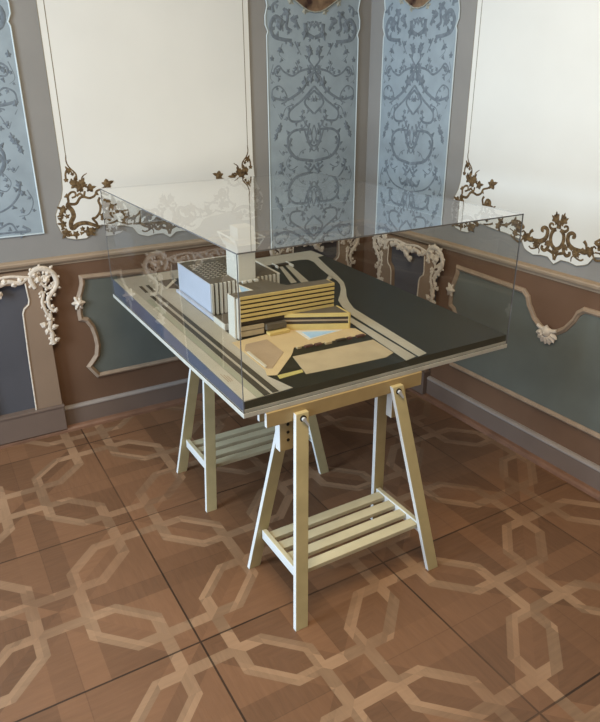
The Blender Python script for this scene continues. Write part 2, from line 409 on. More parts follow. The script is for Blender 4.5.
DAMASK_A = ([
  (0.0072,0.0108,[(-0.154,2.128),(-0.217,2.132),(-0.275,2.15),(-0.292,2.205),(-0.259,2.246),(-0.219,2.22),(-0.241,2.183)]),
  (0.0081,0.0045,[(-0.272,2.268),(-0.276,2.304),(-0.24,2.327)]),
  (0.0081,0.0072,[(-0.105,2.189),(-0.128,2.223),(-0.153,2.239),(-0.111,2.254)]),
  (0.0072,0.0072,[(-0.207,2.292),(-0.18,2.251),(-0.188,2.197),(-0.154,2.177)]),
  (0.0108,0.0081,[(-0.062,2.223),(-0.052,2.169),(-0.003,2.146)]),
  (0.0063,0.0045,[(-0.029,2.203),(-0.019,2.225),(-0.004,2.231)]),
  (0.0063,0.0045,[(-0.052,2.086),(-0.034,2.053),(-0.038,2.025),(-0.003,1.986)]),
  (0.0045,0.0027,[(-0.133,2.123),(-0.119,2.096),(-0.091,2.052)]),
  (0.0054,0.0036,[(0.0,1.98),(-0.063,1.974),(-0.106,1.962),(-0.154,1.939),(-0.21,1.962),(-0.243,1.992),(-0.274,1.969),(-0.261,1.939),(-0.23,1.936)]),
  (0.0036,0.0027,[(-0.113,1.962),(-0.116,1.99),(-0.13,2.013)]),
  (0.0054,0.0054,[(0.0,1.858),(-0.068,1.794),(-0.002,1.724)]),
  (0.0054,0.0054,[(0.0,1.882),(-0.085,1.806),(-0.174,1.743),(-0.167,1.69),(-0.101,1.685),(-0.064,1.709)]),
  (0.0054,0.0081,[(-0.297,1.823),(-0.201,1.806),(-0.126,1.836),(-0.073,1.876),(-0.048,1.922),(-0.003,1.963)]),
  (0.0036,0.0036,[(-0.293,1.827),(-0.285,1.866),(-0.24,1.883),(-0.198,1.843),(-0.193,1.802),(-0.23,1.785)]),
  (0.0054,0.0045,[(-0.032,1.672),(-0.047,1.601),(-0.026,1.551),(-0.002,1.533)]),
  (0.0036,0.0036,[(-0.002,1.661),(-0.017,1.6),(-0.002,1.55)]),
  (0.0054,0.0027,[(-0.064,1.675),(-0.038,1.638)]),
  (0.0054,0.0072,[(-0.038,1.635),(-0.138,1.632),(-0.187,1.589),(-0.177,1.521),(-0.14,1.476)]),
  (0.0027,0.0018,[(-0.217,2.11),(-0.239,2.056),(-0.198,2.023)]),
  (0.0027,0.0018,[(-0.273,1.763),(-0.287,1.786)]),
  (0.0036,0.0027,[(-0.086,1.712),(-0.064,1.657),(-0.109,1.64)]),
 ],[
  (-0.236,2.206,0.023,60),(-0.180,2.272,0.022,200),(-0.062,2.169,0.022,250),(-0.112,2.107,0.013,40),(-0.154,2.106,0.013,140),(-0.231,2.078,0.014,200),(-0.287,2.028,0.013,90),(-0.034,2.087,0.018,150),(-0.026,2.070,0.018,250),(-0.063,1.899,0.023,100),(-0.026,1.917,0.020,60),(-0.100,1.865,0.014,160),(-0.202,1.750,0.001,0),(-0.078,1.741,0.013,250),(-0.011,1.805,0.014,90),(-0.255,1.639,0.016,250),(-0.240,1.657,0.014,80),(-0.270,1.610,0.013,300),(-0.279,1.809,0.013,100),(-0.026,1.613,0.016,90)
 ])
DAMASK_B = ([
  (0.0070,0.0070,[(-0.161,1.589),(-0.184,1.532),(-0.128,1.469),(-0.004,1.445)]),
  (0.0053,0.0035,[(-0.069,1.632),(-0.04,1.553),(-0.002,1.504)]),
  (0.0053,0.0035,[(-0.242,1.445),(-0.221,1.371),(-0.144,1.307),(-0.004,1.276)]),
  (0.0053,0.0053,[(-0.07,1.417),(-0.025,1.39),(0.002,1.42)]),
  (0.0070,0.0053,[(-0.004,1.352),(-0.07,1.319),(-0.099,1.358)]),
  (0.0053,0.0035,[(-0.001,1.251),(-0.07,1.206),(-0.159,1.239),(-0.19,1.178)]),
  (0.0053,0.0053,[(-0.1,1.284),(-0.046,1.204),(-0.001,1.122)]),
  (0.0053,0.0035,[(0.0,1.096),(-0.101,1.158),(-0.191,1.102)]),
  (0.0053,0.0053,[(-0.218,1.219),(-0.249,1.146),(-0.176,1.088)]),
 ],[
  (-0.247,1.639,0.016,80),(-0.273,1.594,0.012,250),(-0.237,1.428,0.016,60),(-0.244,1.387,0.014,220),(-0.028,1.422,0.014,160),(-0.034,1.383,0.014,200),(-0.022,1.328,0.021,90),(-0.145,1.174,0.016,40),(-0.040,1.152,0.016,120),(-0.086,1.105,0.014,250),(-0.231,1.294,0.012,100)
 ])
CONSOLE = ([
  (0.0139,0.0107,[(0.209,0.962),(0.23,0.985),(0.261,0.994),(0.299,0.983),(0.328,0.952),(0.337,0.908),(0.322,0.875),(0.295,0.845)]),
  (0.0107,0.0066,[(0.295,0.845),(0.279,0.821),(0.28,0.777),(0.301,0.745)]),
  (0.0066,0.0057,[(0.323,0.905),(0.307,0.884),(0.283,0.885),(0.263,0.906),(0.256,0.933),(0.278,0.951),(0.299,0.926)]),
  (0.0148,0.0098,[(0.204,0.957),(0.211,0.922),(0.223,0.891)]),
  (0.0074,0.0082,[(0.246,0.871),(0.259,0.855),(0.246,0.809),(0.255,0.765),(0.267,0.726)]),
  (0.0098,0.0123,[(0.276,0.742),(0.273,0.698),(0.263,0.654),(0.271,0.616),(0.265,0.59),(0.273,0.561)]),
 ],[
  (0.229,0.966,0.020,200),(0.243,0.930,0.018,90),(0.282,0.924,0.018,60),(0.296,0.965,0.018,10),(0.308,0.750,0.013,60),(0.239,0.677,0.018,150),(0.286,0.659,0.016,10),(0.251,0.643,0.016,240),(0.286,0.581,0.015,20),(0.272,0.707,0.018,120),(0.260,0.568,0.011,200)
 ])
GARLAND = ([
  (0.0120,0.0144,[(-0.14,0.933),(-0.093,0.952),(-0.038,0.923),(0.01,0.945),(0.042,0.926)]),
  (0.0084,0.0084,[(-0.062,0.957),(0.0,0.943),(0.033,0.917)]),
  (0.0132,0.0108,[(0.005,0.896),(0.037,0.873),(0.051,0.869)]),
 ],[
  (-0.114,0.954,0.019,40),(-0.080,0.928,0.019,220),(-0.041,0.948,0.019,80),(-0.007,0.916,0.022,260),(0.041,0.938,0.024,90),(0.015,0.894,0.019,200),(0.045,0.888,0.019,270)
 ])

# ---------------------------------------------------------------- room shell
X0, X1, Y0, Y1, H = -5.6, 0.0, -6.0, 0.0, 3.45
bm = bmesh.new(); box(bm, X0-0.3, X1+0.2, Y0-0.2, Y1+0.2, -0.1, 0.0); struct('floor', bm, M['floor'])
bm = bmesh.new(); box(bm, X0-0.3, X1+0.2, Y0-0.2, Y1+0.2, H, H+0.1); struct('ceiling', bm, M['ceiling'])
RAIL = 1.0
def wall_mats(name, coords):
    bm = bmesh.new(); coords(bm); return struct(name, bm, [M['taupe'], M['dado']])
def wb(bm): box(bm, X0-0.3, X1+0.2, 0, 0.2, RAIL, H, 0); box(bm, X0-0.3, X1+0.2, 0, 0.2, 0, RAIL, 1)
def wr(bm): box(bm, 0, 0.2, Y0, 0, RAIL, H, 0); box(bm, 0, 0.2, Y0, 0, 0, RAIL, 1)
def wf(bm): box(bm, X0-0.3, X1+0.2, Y0-0.2, Y0, RAIL, H, 0); box(bm, X0-0.3, X1+0.2, Y0-0.2, Y0, 0, RAIL, 1)
wall_mats('wall_back', wb); wall_mats('wall_right', wr); wall_mats('wall_front', wf)
WINS = [(-2.2, -1.0), (-4.6, -3.4)]
bm = bmesh.new()
ys = [Y0, -4.6, -3.4, -2.2, -1.0, 0.0]
for i in range(5):
    a, b = ys[i], ys[i+1]
    if i in (1, 3):
        box(bm, X0-0.3, X0, a, b, 0, 0.6, 1); box(bm, X0-0.3, X0, a, b, 2.9, H, 0)
    else:
        box(bm, X0-0.3, X0, a, b, RAIL, H, 0); box(bm, X0-0.3, X0, a, b, 0, RAIL, 1)
struct('wall_left', bm, [M['taupe'], M['dado']])
for k, (a, b) in enumerate(WINS):
    bm = bmesh.new(); xx = X0-0.2
    box(bm, xx, xx+0.06, a, a+0.06, 0.6, 2.9); box(bm, xx, xx+0.06, b-0.06, b, 0.6, 2.9)
    box(bm, xx, xx+0.06, a+0.06, b-0.06, 0.6, 0.66); box(bm, xx, xx+0.06, a+0.06, b-0.06, 2.84, 2.9)
    mid = (a+b)/2; box(bm, xx+0.01, xx+0.05, mid-0.03, mid+0.03, 0.66, 2.84)
    for z in (1.3, 2.1):
        box(bm, xx+0.015, xx+0.045, a+0.06, mid-0.03, z-0.015, z+0.015); box(bm, xx+0.015, xx+0.045, mid+0.03, b-0.06, z-0.015, z+0.015)
    struct('window_%d' % (k+1), bm, M['ceiling'])

# chair rail: stepped profile swept along a wall; profile = (stand-out, height)
def run(bm, prof, axis, a, b):
    if axis == 'x': A = [(a, -p, z) for p, z in prof]; B = [(b, -p, z) for p, z in prof]
    else: A = [(-p, a, z) for p, z in prof]; B = [(-p, b, z) for p, z in prof]
    loft(bm, A, B)
rail_prof = [(0, 0.992), (0.006, 0.992), (0.008, 1.002), (0.016, 1.005), (0.024, 1.014), (0.028, 1.026), (0.026, 1.034), (0.010, 1.038), (0.0, 1.040)]
bm = bmesh.new(); run(bm, rail_prof, 'x', X0, 0.0); struct('trim_1', bm, M['rail'])
bm = bmesh.new(); run(bm, rail_prof, 'y', Y0, -0.036); struct('trim_2', bm, M['rail'])
base_prof = [(0, 0.0), (0.022, 0.0), (0.022, 0.128), (0, 0.128)]
bead_prof = [(0, 0.128), (0.022, 0.128), (0.027, 0.134), (0.026, 0.141), (0.014, 0.147), (0, 0.149)]
fil_prof = [(0.0, 0.0), (0.052, 0.0), (0.050, 0.014), (0.040, 0.024), (0.022, 0.030), (0, 0.030)]
def skirting(name, axis, a, b):
    bm = bmesh.new(); run(bm, base_prof, axis, a, b); o = struct(name, bm, M['skirting'])
    bm = bmesh.new(); run(bm, bead_prof, axis, a, b); obj('bead', bm, M['skirting_light'], o)
    bm = bmesh.new(); run(bm, fil_prof, axis, a, b); obj('floor_fillet', bm, M['fillet'], o)
skirting('baseboard_back', 'x', X0, -0.022)
skirting('baseboard_right', 'y', Y0, 0.0)

# ---------------------------------------------------------------- wall decoration
# every unit is built for the back wall (local X along the wall, -Y into the room); 'R' turns it to the right wall
def place(wall, t):
    return ((t, 0, 0), 0.0) if wall == 'B' else ((0, -t, 0), -math.pi/2)

def damask_panel(label, wall, t):
    loc, rz = place(wall, t)
    T = thing('painted_damask_panel', label, 'wall panel', loc, rz, 'blue grey scrollwork wall panels')
    hw = 0.318; top = 3.15; bot = 1.172
    half = [(hw, bot), (hw, 2.15), (hw-0.008, 2.17), (hw+0.008, 2.205), (hw+0.008, 2.25), (hw-0.006, 2.30), (hw+0.006, 2.36), (hw, 2.42), (hw, top)]
    out = half + [(-x, z) for x, z in half[::-1]]
    bm = bmesh.new(); wall_prism(bm, out, 0.0, -0.006); obj('field', bm, M['damask'], T)
    bm = bmesh.new(); relief(bm, out, 0.0038, 0.0038, 1.0, -0.006, smooth=False, closed=True); obj('border_fillet', bm, M['damask_border'], T)
    bm = bmesh.new()
    for fl in (1, -1):
        ornament(bm, DAMASK_A, 0, fl, 0.22, -0.0055, 1.4)
        ornament(bm, DAMASK_B, 0, fl, 0.22, -0.0055, 1.4)
        for (r0, r1, pts) in EXTRA_D: relief(bm, [(fl*a, z) for a, z in pts], r0*1.2, r1*1.2, 0.22, -0.0055)
        rnd = random.Random(3)
        for (r0, r1, pts) in DAMASK_A[0]+DAMASK_B[0]+EXTRA_D:   # small leaves budding from the scrolls
            P = smooth_path(pts)
            for i in range(3, len(P)-1, 5):
                t = (P[i+1]-P[i-1]).normalized(); sd = 1 if (i//3) % 2 else -1
                L_ = rnd.uniform(.009, .017); ps = P[i]+Vector((-t.y, t.x))*sd*(r0+L_*.6)
                if ps.x > -0.006 or ps.x < -0.300: continue
                ang = math.degrees(math.atan2(t.x*sd, -t.y*sd))+rnd.uniform(-40, 40)
                leaf(bm, fl*ps.x, ps.y, L_, ang if fl > 0 else 180-ang, 0.2, -0.0055, rnd.choice((3, 5)))
    obj('scrollwork', bm, M['damask_dark'], T)
    # oval medallion hanging above
    bm = bmesh.new()
    def sup(v): return math.copysign(abs(v)**0.85, v)
    ov = [(0.235*sup(math.cos(2*math.pi*i/48)), 2.56+(0.268+0.012*math.cos(6*(2*math.pi*i/48+math.pi/2)))*sup(math.sin(2*math.pi*i/48))) for i in range(48)]
    wall_prism(bm, ov, -0.006, -0.014); md = obj('medallion', bm, M['medal'], T)
    bm = bmesh.new(); relief(bm, ov, 0.004, 0.004, 0.9, -0.013, smooth=False, closed=True)
    for i in range(14):
        a = 2*math.pi*i/14; leaf(bm, 0.245*sup(math.cos(a)), 2.56+0.28*sup(math.sin(a)), 0.024, math.degrees(a)+90, 0.3, -0.006)
    obj('medallion_frame', bm, M['medal_frame'], md)
    return T

DAMASK_B = ([(a, b, [(x, max(z, 1.192)) for x, z in p]) for a, b, p in DAMASK_B[0]], [q for q in DAMASK_B[1] if q[1] > 1.2])
EXTRA_D = [
 (.0040,.0030,[(0,1.34),(-.05,1.30),(-.06,1.24),(-.02,1.20)]),
 (.0035,.0025,[(-.27,1.40),(-.29,1.34),(-.26,1.28),(-.21,1.27)]),
 (.0035,.0025,[(-.12,1.42),(-.17,1.40),(-.2,1.44),(-.18,1.48)]),
 (.0030,.0020,[(-.25,1.52),(-.22,1.49),(-.2,1.53)]),
 (.0030,.0020,[(-.28,2.0),(-.30,1.93),(-.27,1.90)]),
 (.0035,.0025,[(-.15,1.78),(-.2,1.76),(-.23,1.70),(-.25,1.73)]),
 (.0035,.0025,[(-.06,1.52),(-.1,1.50),(-.12,1.45)]),
 (.0035,.0025,[(-.05,2.0),(-.03,1.97),(0,1.99)]),
]

def lobed_half(hw):
    k = hw-0.56
    return [(0, 1.070), (0.02, 1.083), (0.04, 1.098), (0.085, 1.098), (0.13, 1.090), (0.17, 1.102), (0.19, 1.112), (0.215, 1.150),
            (0.26+k*.5, 1.166), (0.32+k*.5, 1.170), (0.385+k, 1.184), (0.42+k, 1.172), (0.445+k, 1.140), (0.475+k, 1.119), (0.53+k, 1.118), (0.575+k, 1.130), (0.603+k, 1.160),
            (0.622+k, 1.215), (0.620+k, 1.262), (0.600+k, 1.305), (0.578+k, 1.345), (0.566+k, 1.390), (0.560+k, 1.470), (0.560+k, 3.15)]

def cream_panel(label, wall, t, hw):
    loc, rz = place(wall, t)
    T = thing('cream_painted_panel', label, 'wall panel', loc, rz, 'cream wall panels with rocaille corners')
    half = lobed_half(hw); out = half + [(-x, z) for x, z in half[:0:-1]]
    bm = bmesh.new(); wall_prism(bm, out, 0.0, -0.006); obj('field', bm, M['cream'], T)
    bm = bmesh.new(); relief(bm, out, 0.0025, 0.0025, 0.8, -0.005, smooth=False, closed=True); obj('outline', bm, M['cream_line'], T)
    k = hw-0.56
    bm = bmesh.new()
    for s in (1, -1):
        bm = bmesh.new(); relief(bm, [(s*(hw-0.034), 1.55), (s*(hw-0.034), 3.12)], 0.0022, 0.0022, 0.5, -0.006, smooth=False)
        obj('inner_line', bm, M['cream_line'], T)
    for s in (1, -1):
        bm = bmesh.new(); ornament(bm, CORNER, -s*k, s, 0.16, -0.006, 1.45)
        for (a_, z_, r_, g_) in ((-.60,1.235,.017,30),(-.592,1.185,.016,100),(-.555,1.148,.015,200),(-.50,1.150,.014,10),(-.41,1.172,.013,50),(-.553,1.35,.014,70),(-.445,1.40,.014,150),(-.512,1.43,.015,220),(-.475,1.375,.012,20),(-.39,1.35,.012,90)): leaf(bm, s*(a_-k), z_, r_, g_, 0.16, -0.006, 3)
        ornament(bm, CORNER_TAIL, -s*k, s, 0.16, -0.006, 1.3)
        obj('corner_ornament', bm, M['gold'], T)
    bm = bmesh.new(); ornament(bm, CENTRE, 0, 1, 0.16, -0.006, 1.25); ornament(bm, CENTRE, 0, -1, 0.16, -0.006, 1.25)
    relief(bm, [(-0.215, 1.172), (-0.25, 1.175), (-0.30, 1.195)], 0.004, 0.003, 0.3, -0.006); relief(bm, [(0.215, 1.172), (0.25, 1.175), (0.30, 1.195)], 0.004, 0.003, 0.3, -0.006)
    obj('centre_ornament', bm, M['gold'], T)
    return T

def dado_niche(label, wall, t):
    loc, rz = place(wall, t)
    T = thing('dado_console_niche', label, 'wall niche', loc, rz, 'stucco console niches in the dado')
    # pilaster body with a sunk blue field
    bm = bmesh.new(); box(bm, -0.262, 0.262, -0.012, 0.0, 0.18, 0.985)
    obj('pilaster_ground', bm, M['niche'], T)
    fh = [(0.118, 0.185), (0.128, 0.50), (0.140, 0.760), (0.150, 0.785), (0.176, 0.806), (0.182, 0.83), (0.178, 0.925)]
    for s in (1, -1):
        bm = bmesh.new()
        pts = [(s*x, z) for x, z in fh] + [(s*0.262, 0.925), (s*0.262, 0.185)]
        wall_prism(bm, pts, -0.010, -0.042); obj('pilaster_strip', bm, M['pilaster'], T, bevel=0.002)
        bm = bmesh.new(); relief(bm, [(s*x, z) for x, z in fh], 0.0045, 0.0045, 1.0, -0.042, smooth=False)
        obj('field_bead', bm, M['stucco'], T)
    bm = bmesh.new(); box(bm, -0.262, 0.262, -0.042, 0.0, 0.925, 0.985); obj('lintel', bm, M['pilaster'], T)
    bm = bmesh.new()
    box(bm, -0.266, 0.266, -0.056, 0.0, 0.026, 0.172); box(bm, -0.270, 0.270, -0.062, 0.0, 0.172, 0.186)
    obj('plinth', bm, [M['skirting']], T, bevel=0.003)
    for s in (1, -1):
        bm = bmesh.new(); ornament(bm, CONSOLE, 0, s, 0.7, -0.040, 1.2); 
        rnd = random.Random(5)
        for (r0_, r1_, pts_) in CONSOLE[0]:
            P = smooth_path(pts_)
            for i in range(1, len(P)-1, 3):
                tt = (P[i+1]-P[i-1]).normalized(); q = P[i]+Vector((-tt.y, tt.x))*(r0_+.004)*(1 if (i//3) % 2 else -1)
                leaf(bm, s*q.x, q.y, rnd.uniform(.007, .012), rnd.uniform(0, 360), 0.8, -0.041, 4)
        obj('scroll_console', bm, M['stucco'], T, smooth=False)
    bm = bmesh.new(); ornament(bm, GARLAND, 0, 1, 0.75, -0.040)
    relief(bm, [(-0.20, 0.955), (-0.10, 0.972), (0.0, 0.962), (0.10, 0.972), (0.20, 0.955)], 0.008, 0.008, 0.8, -0.04)
    relief(bm, [(0.05, 0.93), (0.1, 0.945), (0.15, 0.93), (0.19, 0.95)], 0.013, 0.011, 0.8, -0.04)
    for a, z in ((0.08, 0.95), (0.12, 0.93), (0.16, 0.945), (-0.15, 0.945), (0.0, 0.905)): leaf(bm, a, z, 0.021, 300*a*10, 0.7, -0.04)
    obj('garland', bm, M['stucco'], T)
    return T

def green_panel(label, wall, t, hw):
    loc, rz = place(wall, t)
    T = thing('framed_dado_panel', label, 'dado panel', loc, rz, 'grey green dado panels in scalloped frames')
    k = hw-0.55
    right = [(0, 0.722), (0.045, 0.733), (0.095, 0.768), (0.140, 0.830), (0.155, 0.868), (0.185, 0.893), (0.527+k, 0.905),
             (0.527+k, 0.872), (0.541+k, 0.830), (0.557+k, 0.79), (0.560+k, 0.75), (0.564+k, 0.70), (0.562+k, 0.668), (0.530+k, 0.655), (0.505+k, 0.61),
             (0.492+k, 0.55), (0.488+k, 0.49), (0.500+k, 0.43), (0.528+k, 0.395), (0.553+k, 0.368), (0.510+k, 0.302)]
    out = right + [(-x, z) for x, z in right[:0:-1]]
    bm = bmesh.new(); wall_prism(bm, out, 0.0, -0.005); obj('field', bm, M['green'], T)
    bm = bmesh.new()
    relief(bm, out, 0.016, 0.016, 0.9, -0.002, smooth=False, closed=True)
    relief(bm, out, 0.006, 0.006, 1.2, -0.014, smooth=False, closed=True)
    obj('scalloped_frame', bm, M['frame'], T)
    for x in (0.566+k, -(0.566+k)):
        bm = bmesh.new()
        for i in range(6):
            a = 2*math.pi*i/6; leaf(bm, x+0.016*math.cos(a), 0.765+0.022*math.sin(a), 0.017, math.degrees(a), 0.9, -0.012, 3)
        leaf(bm, x, 0.765, 0.028, 0, 0.9, -0.016, 6)
        obj('rosette', bm, M['stucco'], T)
    bm = bmesh.new()
    for i in range(7):
        a = math.radians(200+i*140/6); leaf(bm, 0.035*math.cos(a), 0.728+0.034*math.sin(a), 0.026, math.degrees(a), 0.7, -0.012, 3)
    leaf(bm, 0, 0.722, 0.032, 90, 0.9, -0.018, 5)
    relief(bm, [(-0.06, 0.748), (-0.03, 0.738), (0, 0.744), (0.03, 0.738), (0.06, 0.748)], 0.010, 0.010, 1.2, -0.015)
    obj('shell', bm, M['stucco'], T)
    return T

damask_panel('blue grey scrollwork panel on the back wall, just left of the room corner', 'B', -0.415)
damask_panel('blue grey scrollwork panel cut by the left edge of the photo', 'B', -2.415)
damask_panel('bluer scrollwork panel on the right wall beside the corner', 'R', 0.460)
cream_panel('cream panel with brown rocaille corners on the back wall between two scrollwork panels', 'B', -1.405, 0.56)
cream_panel('cream panel with brown cartouche ornament on the right wall', 'R', 1.595, 0.685)
cream_panel('cream panel on the back wall beyond the left edge of the photo', 'B', -3.425, 0.56)
dado_niche('dark slate niche with white scroll console at the left edge of the photo', 'B', -2.415)
dado_niche('niche with stucco scrolls behind the acrylic cover, left of the corner', 'B', -0.415)
dado_niche('slate niche between white scroll consoles on the right wall beside the corner', 'R', 0.515)
green_panel('grey green dado panel in scalloped frame on the back wall behind the table', 'B', -1.410, 0.55)
green_panel('wide grey green dado panel with dipped top frame on the right wall', 'R', 1.625, 0.70)
green_panel('grey green dado panel on the back wall beyond the left edge of the photo', 'B', -3.425, 0.55)

# ---------------------------------------------------------------- trestles
TXO, TYO = -1.8324, -1.861          # front left corner of the base board
BOARD_BOT = 0.8355; BOARD_TOP = 0.8545; BW = 1.2635; BD = 1.6237

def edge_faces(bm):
    """the narrow side faces (towards +-X) get the paler colour that imitates daylight on them"""
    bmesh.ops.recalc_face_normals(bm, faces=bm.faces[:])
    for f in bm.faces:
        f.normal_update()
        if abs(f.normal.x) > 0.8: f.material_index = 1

def make_trestle(loc):
    T = thing('wooden_trestle', '', 'trestle', loc, 0, 'cream wooden trestles under the model')
    zt = BOARD_BOT; zb = zt-0.0577
    for y0, y1 in ((-0.0167, 0.0), (0.040, 0.056)):
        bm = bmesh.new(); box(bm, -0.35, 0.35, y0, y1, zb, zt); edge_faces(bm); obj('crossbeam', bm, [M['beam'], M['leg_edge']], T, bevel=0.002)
    lt, lf, df, lw, th = 0.2155, 0.3228, 0.1977, 0.0265, 0.010
    for sx in (-1, 1):
        for sy in (-1, 1):
            ty = -0.0267 if sy < 0 else 0.066
            zt2 = 0.812
            def quad(cx, cy, z): return [(cx-lw, cy-th, z), (cx+lw, cy-th, z), (cx+lw, cy+th, z), (cx-lw, cy+th, z)]
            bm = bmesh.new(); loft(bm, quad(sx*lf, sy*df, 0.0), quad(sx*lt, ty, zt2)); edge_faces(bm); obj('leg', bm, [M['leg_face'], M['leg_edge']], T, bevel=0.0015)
        # height-adjusting post with its row of holes
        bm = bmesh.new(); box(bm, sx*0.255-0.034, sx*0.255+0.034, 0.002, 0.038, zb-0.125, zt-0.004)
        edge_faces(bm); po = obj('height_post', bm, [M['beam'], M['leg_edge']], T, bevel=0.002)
        for zz in (zb-0.018, zb-0.05, zb-0.082):
            bm = bmesh.new(); tube(bm, (sx*0.255, 0.003, zz), (sx*0.255, -0.0005, zz), 0.006, 10); obj('peg_hole', bm, M['dark_metal'], po)
        # shelf rail between the two legs
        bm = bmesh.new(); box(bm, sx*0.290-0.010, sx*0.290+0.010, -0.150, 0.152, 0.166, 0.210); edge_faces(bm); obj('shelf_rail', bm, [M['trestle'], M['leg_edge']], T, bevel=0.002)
        # bolt with washer and wing nut on the front leg
        x = sx*lt; z = 0.7915; y = -0.040
        bm = bmesh.new(); tube(bm, (x, y+0.004, z), (x, y-0.003, z), 0.013, 16); bo = obj('washer', bm, M['dark_metal'], T)
        bm = bmesh.new(); tube(bm, (x, y-0.002, z), (x, y-0.012, z), 0.0075, 12)
        loft(bm, [(x-0.003, y-0.012, z-0.004), (x+0.004, y-0.012, z+0.003), (x+0.004, y-0.006, z+0.003), (x-0.003, y-0.006, z-0.004)],
                 [(x+0.014, y-0.014, z-0.028), (x+0.020, y-0.014, z-0.024), (x+0.020, y-0.008, z-0.024), (x+0.014, y-0.008, z-0.028)])
        obj('wing_nut', bm, M['metal'], bo)
    for yc in (0.112, 0.037, -0.038, -0.113):
        bm = bmesh.new(); box(bm, -0.280, 0.280, yc-0.023, yc+0.023, 0.184, 0.203); obj('shelf_slat', bm, M['trestle'], T, bevel=0.002)
    return T
tr = make_trestle((TXO+0.4334, TYO+0.0098, 0))
tr['label'] = 'cream wooden trestle with slatted shelf under the front edge of the model'
t2 = copy_tree(tr); t2.location = (TXO+0.4334, TYO+0.8644, 0)
t2['label'] = 'cream wooden trestle farther back, partly hidden behind the front trestle'

# ---------------------------------------------------------------- architectural model
MOD = thing('architectural_model', 'architectural site model with white tower and banded buildings on a dark board', 'architectural model', (TXO, TYO, BOARD_BOT))
def wood(name, bm, m, parent=MOD, **k): return obj(name, bm, m, parent, **k)
bm = bmesh.new(); box(bm, 0, BW, 0, BD, 0, BOARD_TOP-BOARD_BOT); wood('base_board', bm, M['ply'], bevel=0.002)
HF, HB = 0.0403, 0.0842; I = 0.007
zt0 = BOARD_TOP-BOARD_BOT
bm = bmesh.new()
A = [(I, I, zt0), (BW-I, I, zt0), (BW-I, BD-I, zt0), (I, BD-I, zt0)]
B = [(I, I, zt0+HF), (BW-I, I, zt0+HF), (BW-I, BD-I, zt0+HB), (I, BD-I, zt0+HB)]
loft(bm, A, B)
for f in bm.faces:
    n = f.normal if f.normal.length else None
bm.normal_update()
for f in bm.faces:
    cm = f.calc_center_median(); f.material_index = 1 if cm.x < I+1e-4 else (2 if cm.y < I+1e-4 else 0)
wood('site_slab', bm, [M['site'], M['slab_side'], M['slab_front']])
bm = bmesh.new(); box(bm, 0.0005, BW-0.0005, 0.0055, I, zt0, zt0+0.0115); wood('front_batten', bm, M['ply'])
TILT = math.atan((HB-HF)/BD)
def site(name, bm, m, parent=None, label=None, **k):
    """a part standing on the gently sloping site surface (its own local frame)"""
    o = obj(name, bm, m, parent or MOD, **k)
    if parent is None:
        o.location = (0, 0, zt0+HF); o.rotation_euler = (TILT, 0, 0)
    if label: o['label'] = label
    return o
LV = [0]
def sheet(name, pts, m, h=0.0012, z=0.0, **k):
    bm = bmesh.new(); prism(bm, pts, z-0.001, z+h); return site(name, bm, m, **k)

sheet('paving', [(.008,1.60),(.33,1.605),(.300,1.453),(.245,1.296),(.222,1.10),(.222,.60),(.222,.49),(.190,.395),(.192,.20),(.171,.15),(.206,.019),(.009,.009)], M['paving'])
sheet('verge', [(.009,1.58),(.030,1.56),(.036,1.40),(.044,1.36),(.050,.66),(.057,.012),(.010,.012)], M['verge'], z=.0012)
sheet('lawn_strip', [(.052,1.19),(.078,1.19),(.086,.014),(.060,.012)], M['lawn'], z=.0012)
sheet('kiosk_plate', [(.014,1.02),(.047,1.02),(.050,.80),(.020,.80)], M['verge'], z=.0024)
for nm, pts in (('road_marking', [(.087,1.415),(.103,1.414),(.100,1.300),(.084,1.300)]), ('road_marking', [(.122,1.413),(.139,1.413),(.137,1.294),(.121,1.294)]),
                ('road_marking', [(.087,1.240),(.103,1.240),(.113,.016),(.088,.014)]), ('road_marking', [(.119,1.240),(.137,1.240),(.149,.019),(.124,.019)])):
    sheet(nm, pts, M['strip'], z=.0012)
bm = bmesh.new()
for i in range(3):
    box(bm, .024+.008*i, .0265+.008*i, .170, .245-.012*i, .0020, .0030)
site('caption_lines', bm, M['court'])
sheet('dark_triangle', [(.205,1.458),(.300,1.455),(.245,1.292),(.206,1.317)], M['strip'], z=.0012)
bm = bmesh.new(); prism(bm, [(.196,1.318),(.206,1.306),(.292,1.415),(.292,1.445)], .002, .006); site('footbridge', bm, M['verge'])
sheet('ring_road', [(.326,1.609),(1.244,1.606),(1.252,1.470),(1.200,1.455),(1.150,1.280),(1.098,1.085),(1.058,.960),(1.000,.855),(.945,.770),(.905,.690),(.872,.600),(.826,.022),(.777,.013),
   (.812,.540),(.835,.640),(.872,.735),(.925,.800),(.979,.872),(1.020,.940),(1.041,1.000),(1.056,1.095),(1.091,1.257),(1.127,1.379),(1.123,1.440),(1.090,1.456),(1.030,1.457),(.802,1.440),(.284,1.464),(.300,1.52)], M['paving'])
sheet('second_lane', [(.794,.560),(.766,.018),(.709,.006),(.752,.449),(.762,.560)], M['paving'])
sheet('link_path', [(1.003,1.054),(1.059,1.110),(1.068,1.070),(1.010,1.034)], M['paving'])
sheet('path', [(.898,1.384),(.919,1.384),(.841,1.085),(.805,1.085)], M['paving'])
sheet('path', [(.945,1.400),(.975,1.400),(.905,1.070),(.858,1.069)], M['paving'])
bm = bmesh.new(); box(bm, .86, .965, 1.392, 1.420, .001, .010); site('footbridge', bm, M['model_dark'])
for xx, ya in ((.966, 1.345), (.875, 1.36)):
    bm = bmesh.new(); box(bm, xx, xx+.006, ya, 1.430, .001, .014); site('bridge_parapet', bm, M['model_white'])
sheet('plaza', [(.190,.500),(.470,.520),(.706,.400),(.728,.381),(.727,.300),(.653,.312),(.508,.312),(.389,.331),(.361,.292),(.336,.262),(.207,.138),(.171,.151),(.188,.199),(.190,.395)], M['plaza'], z=.0012)
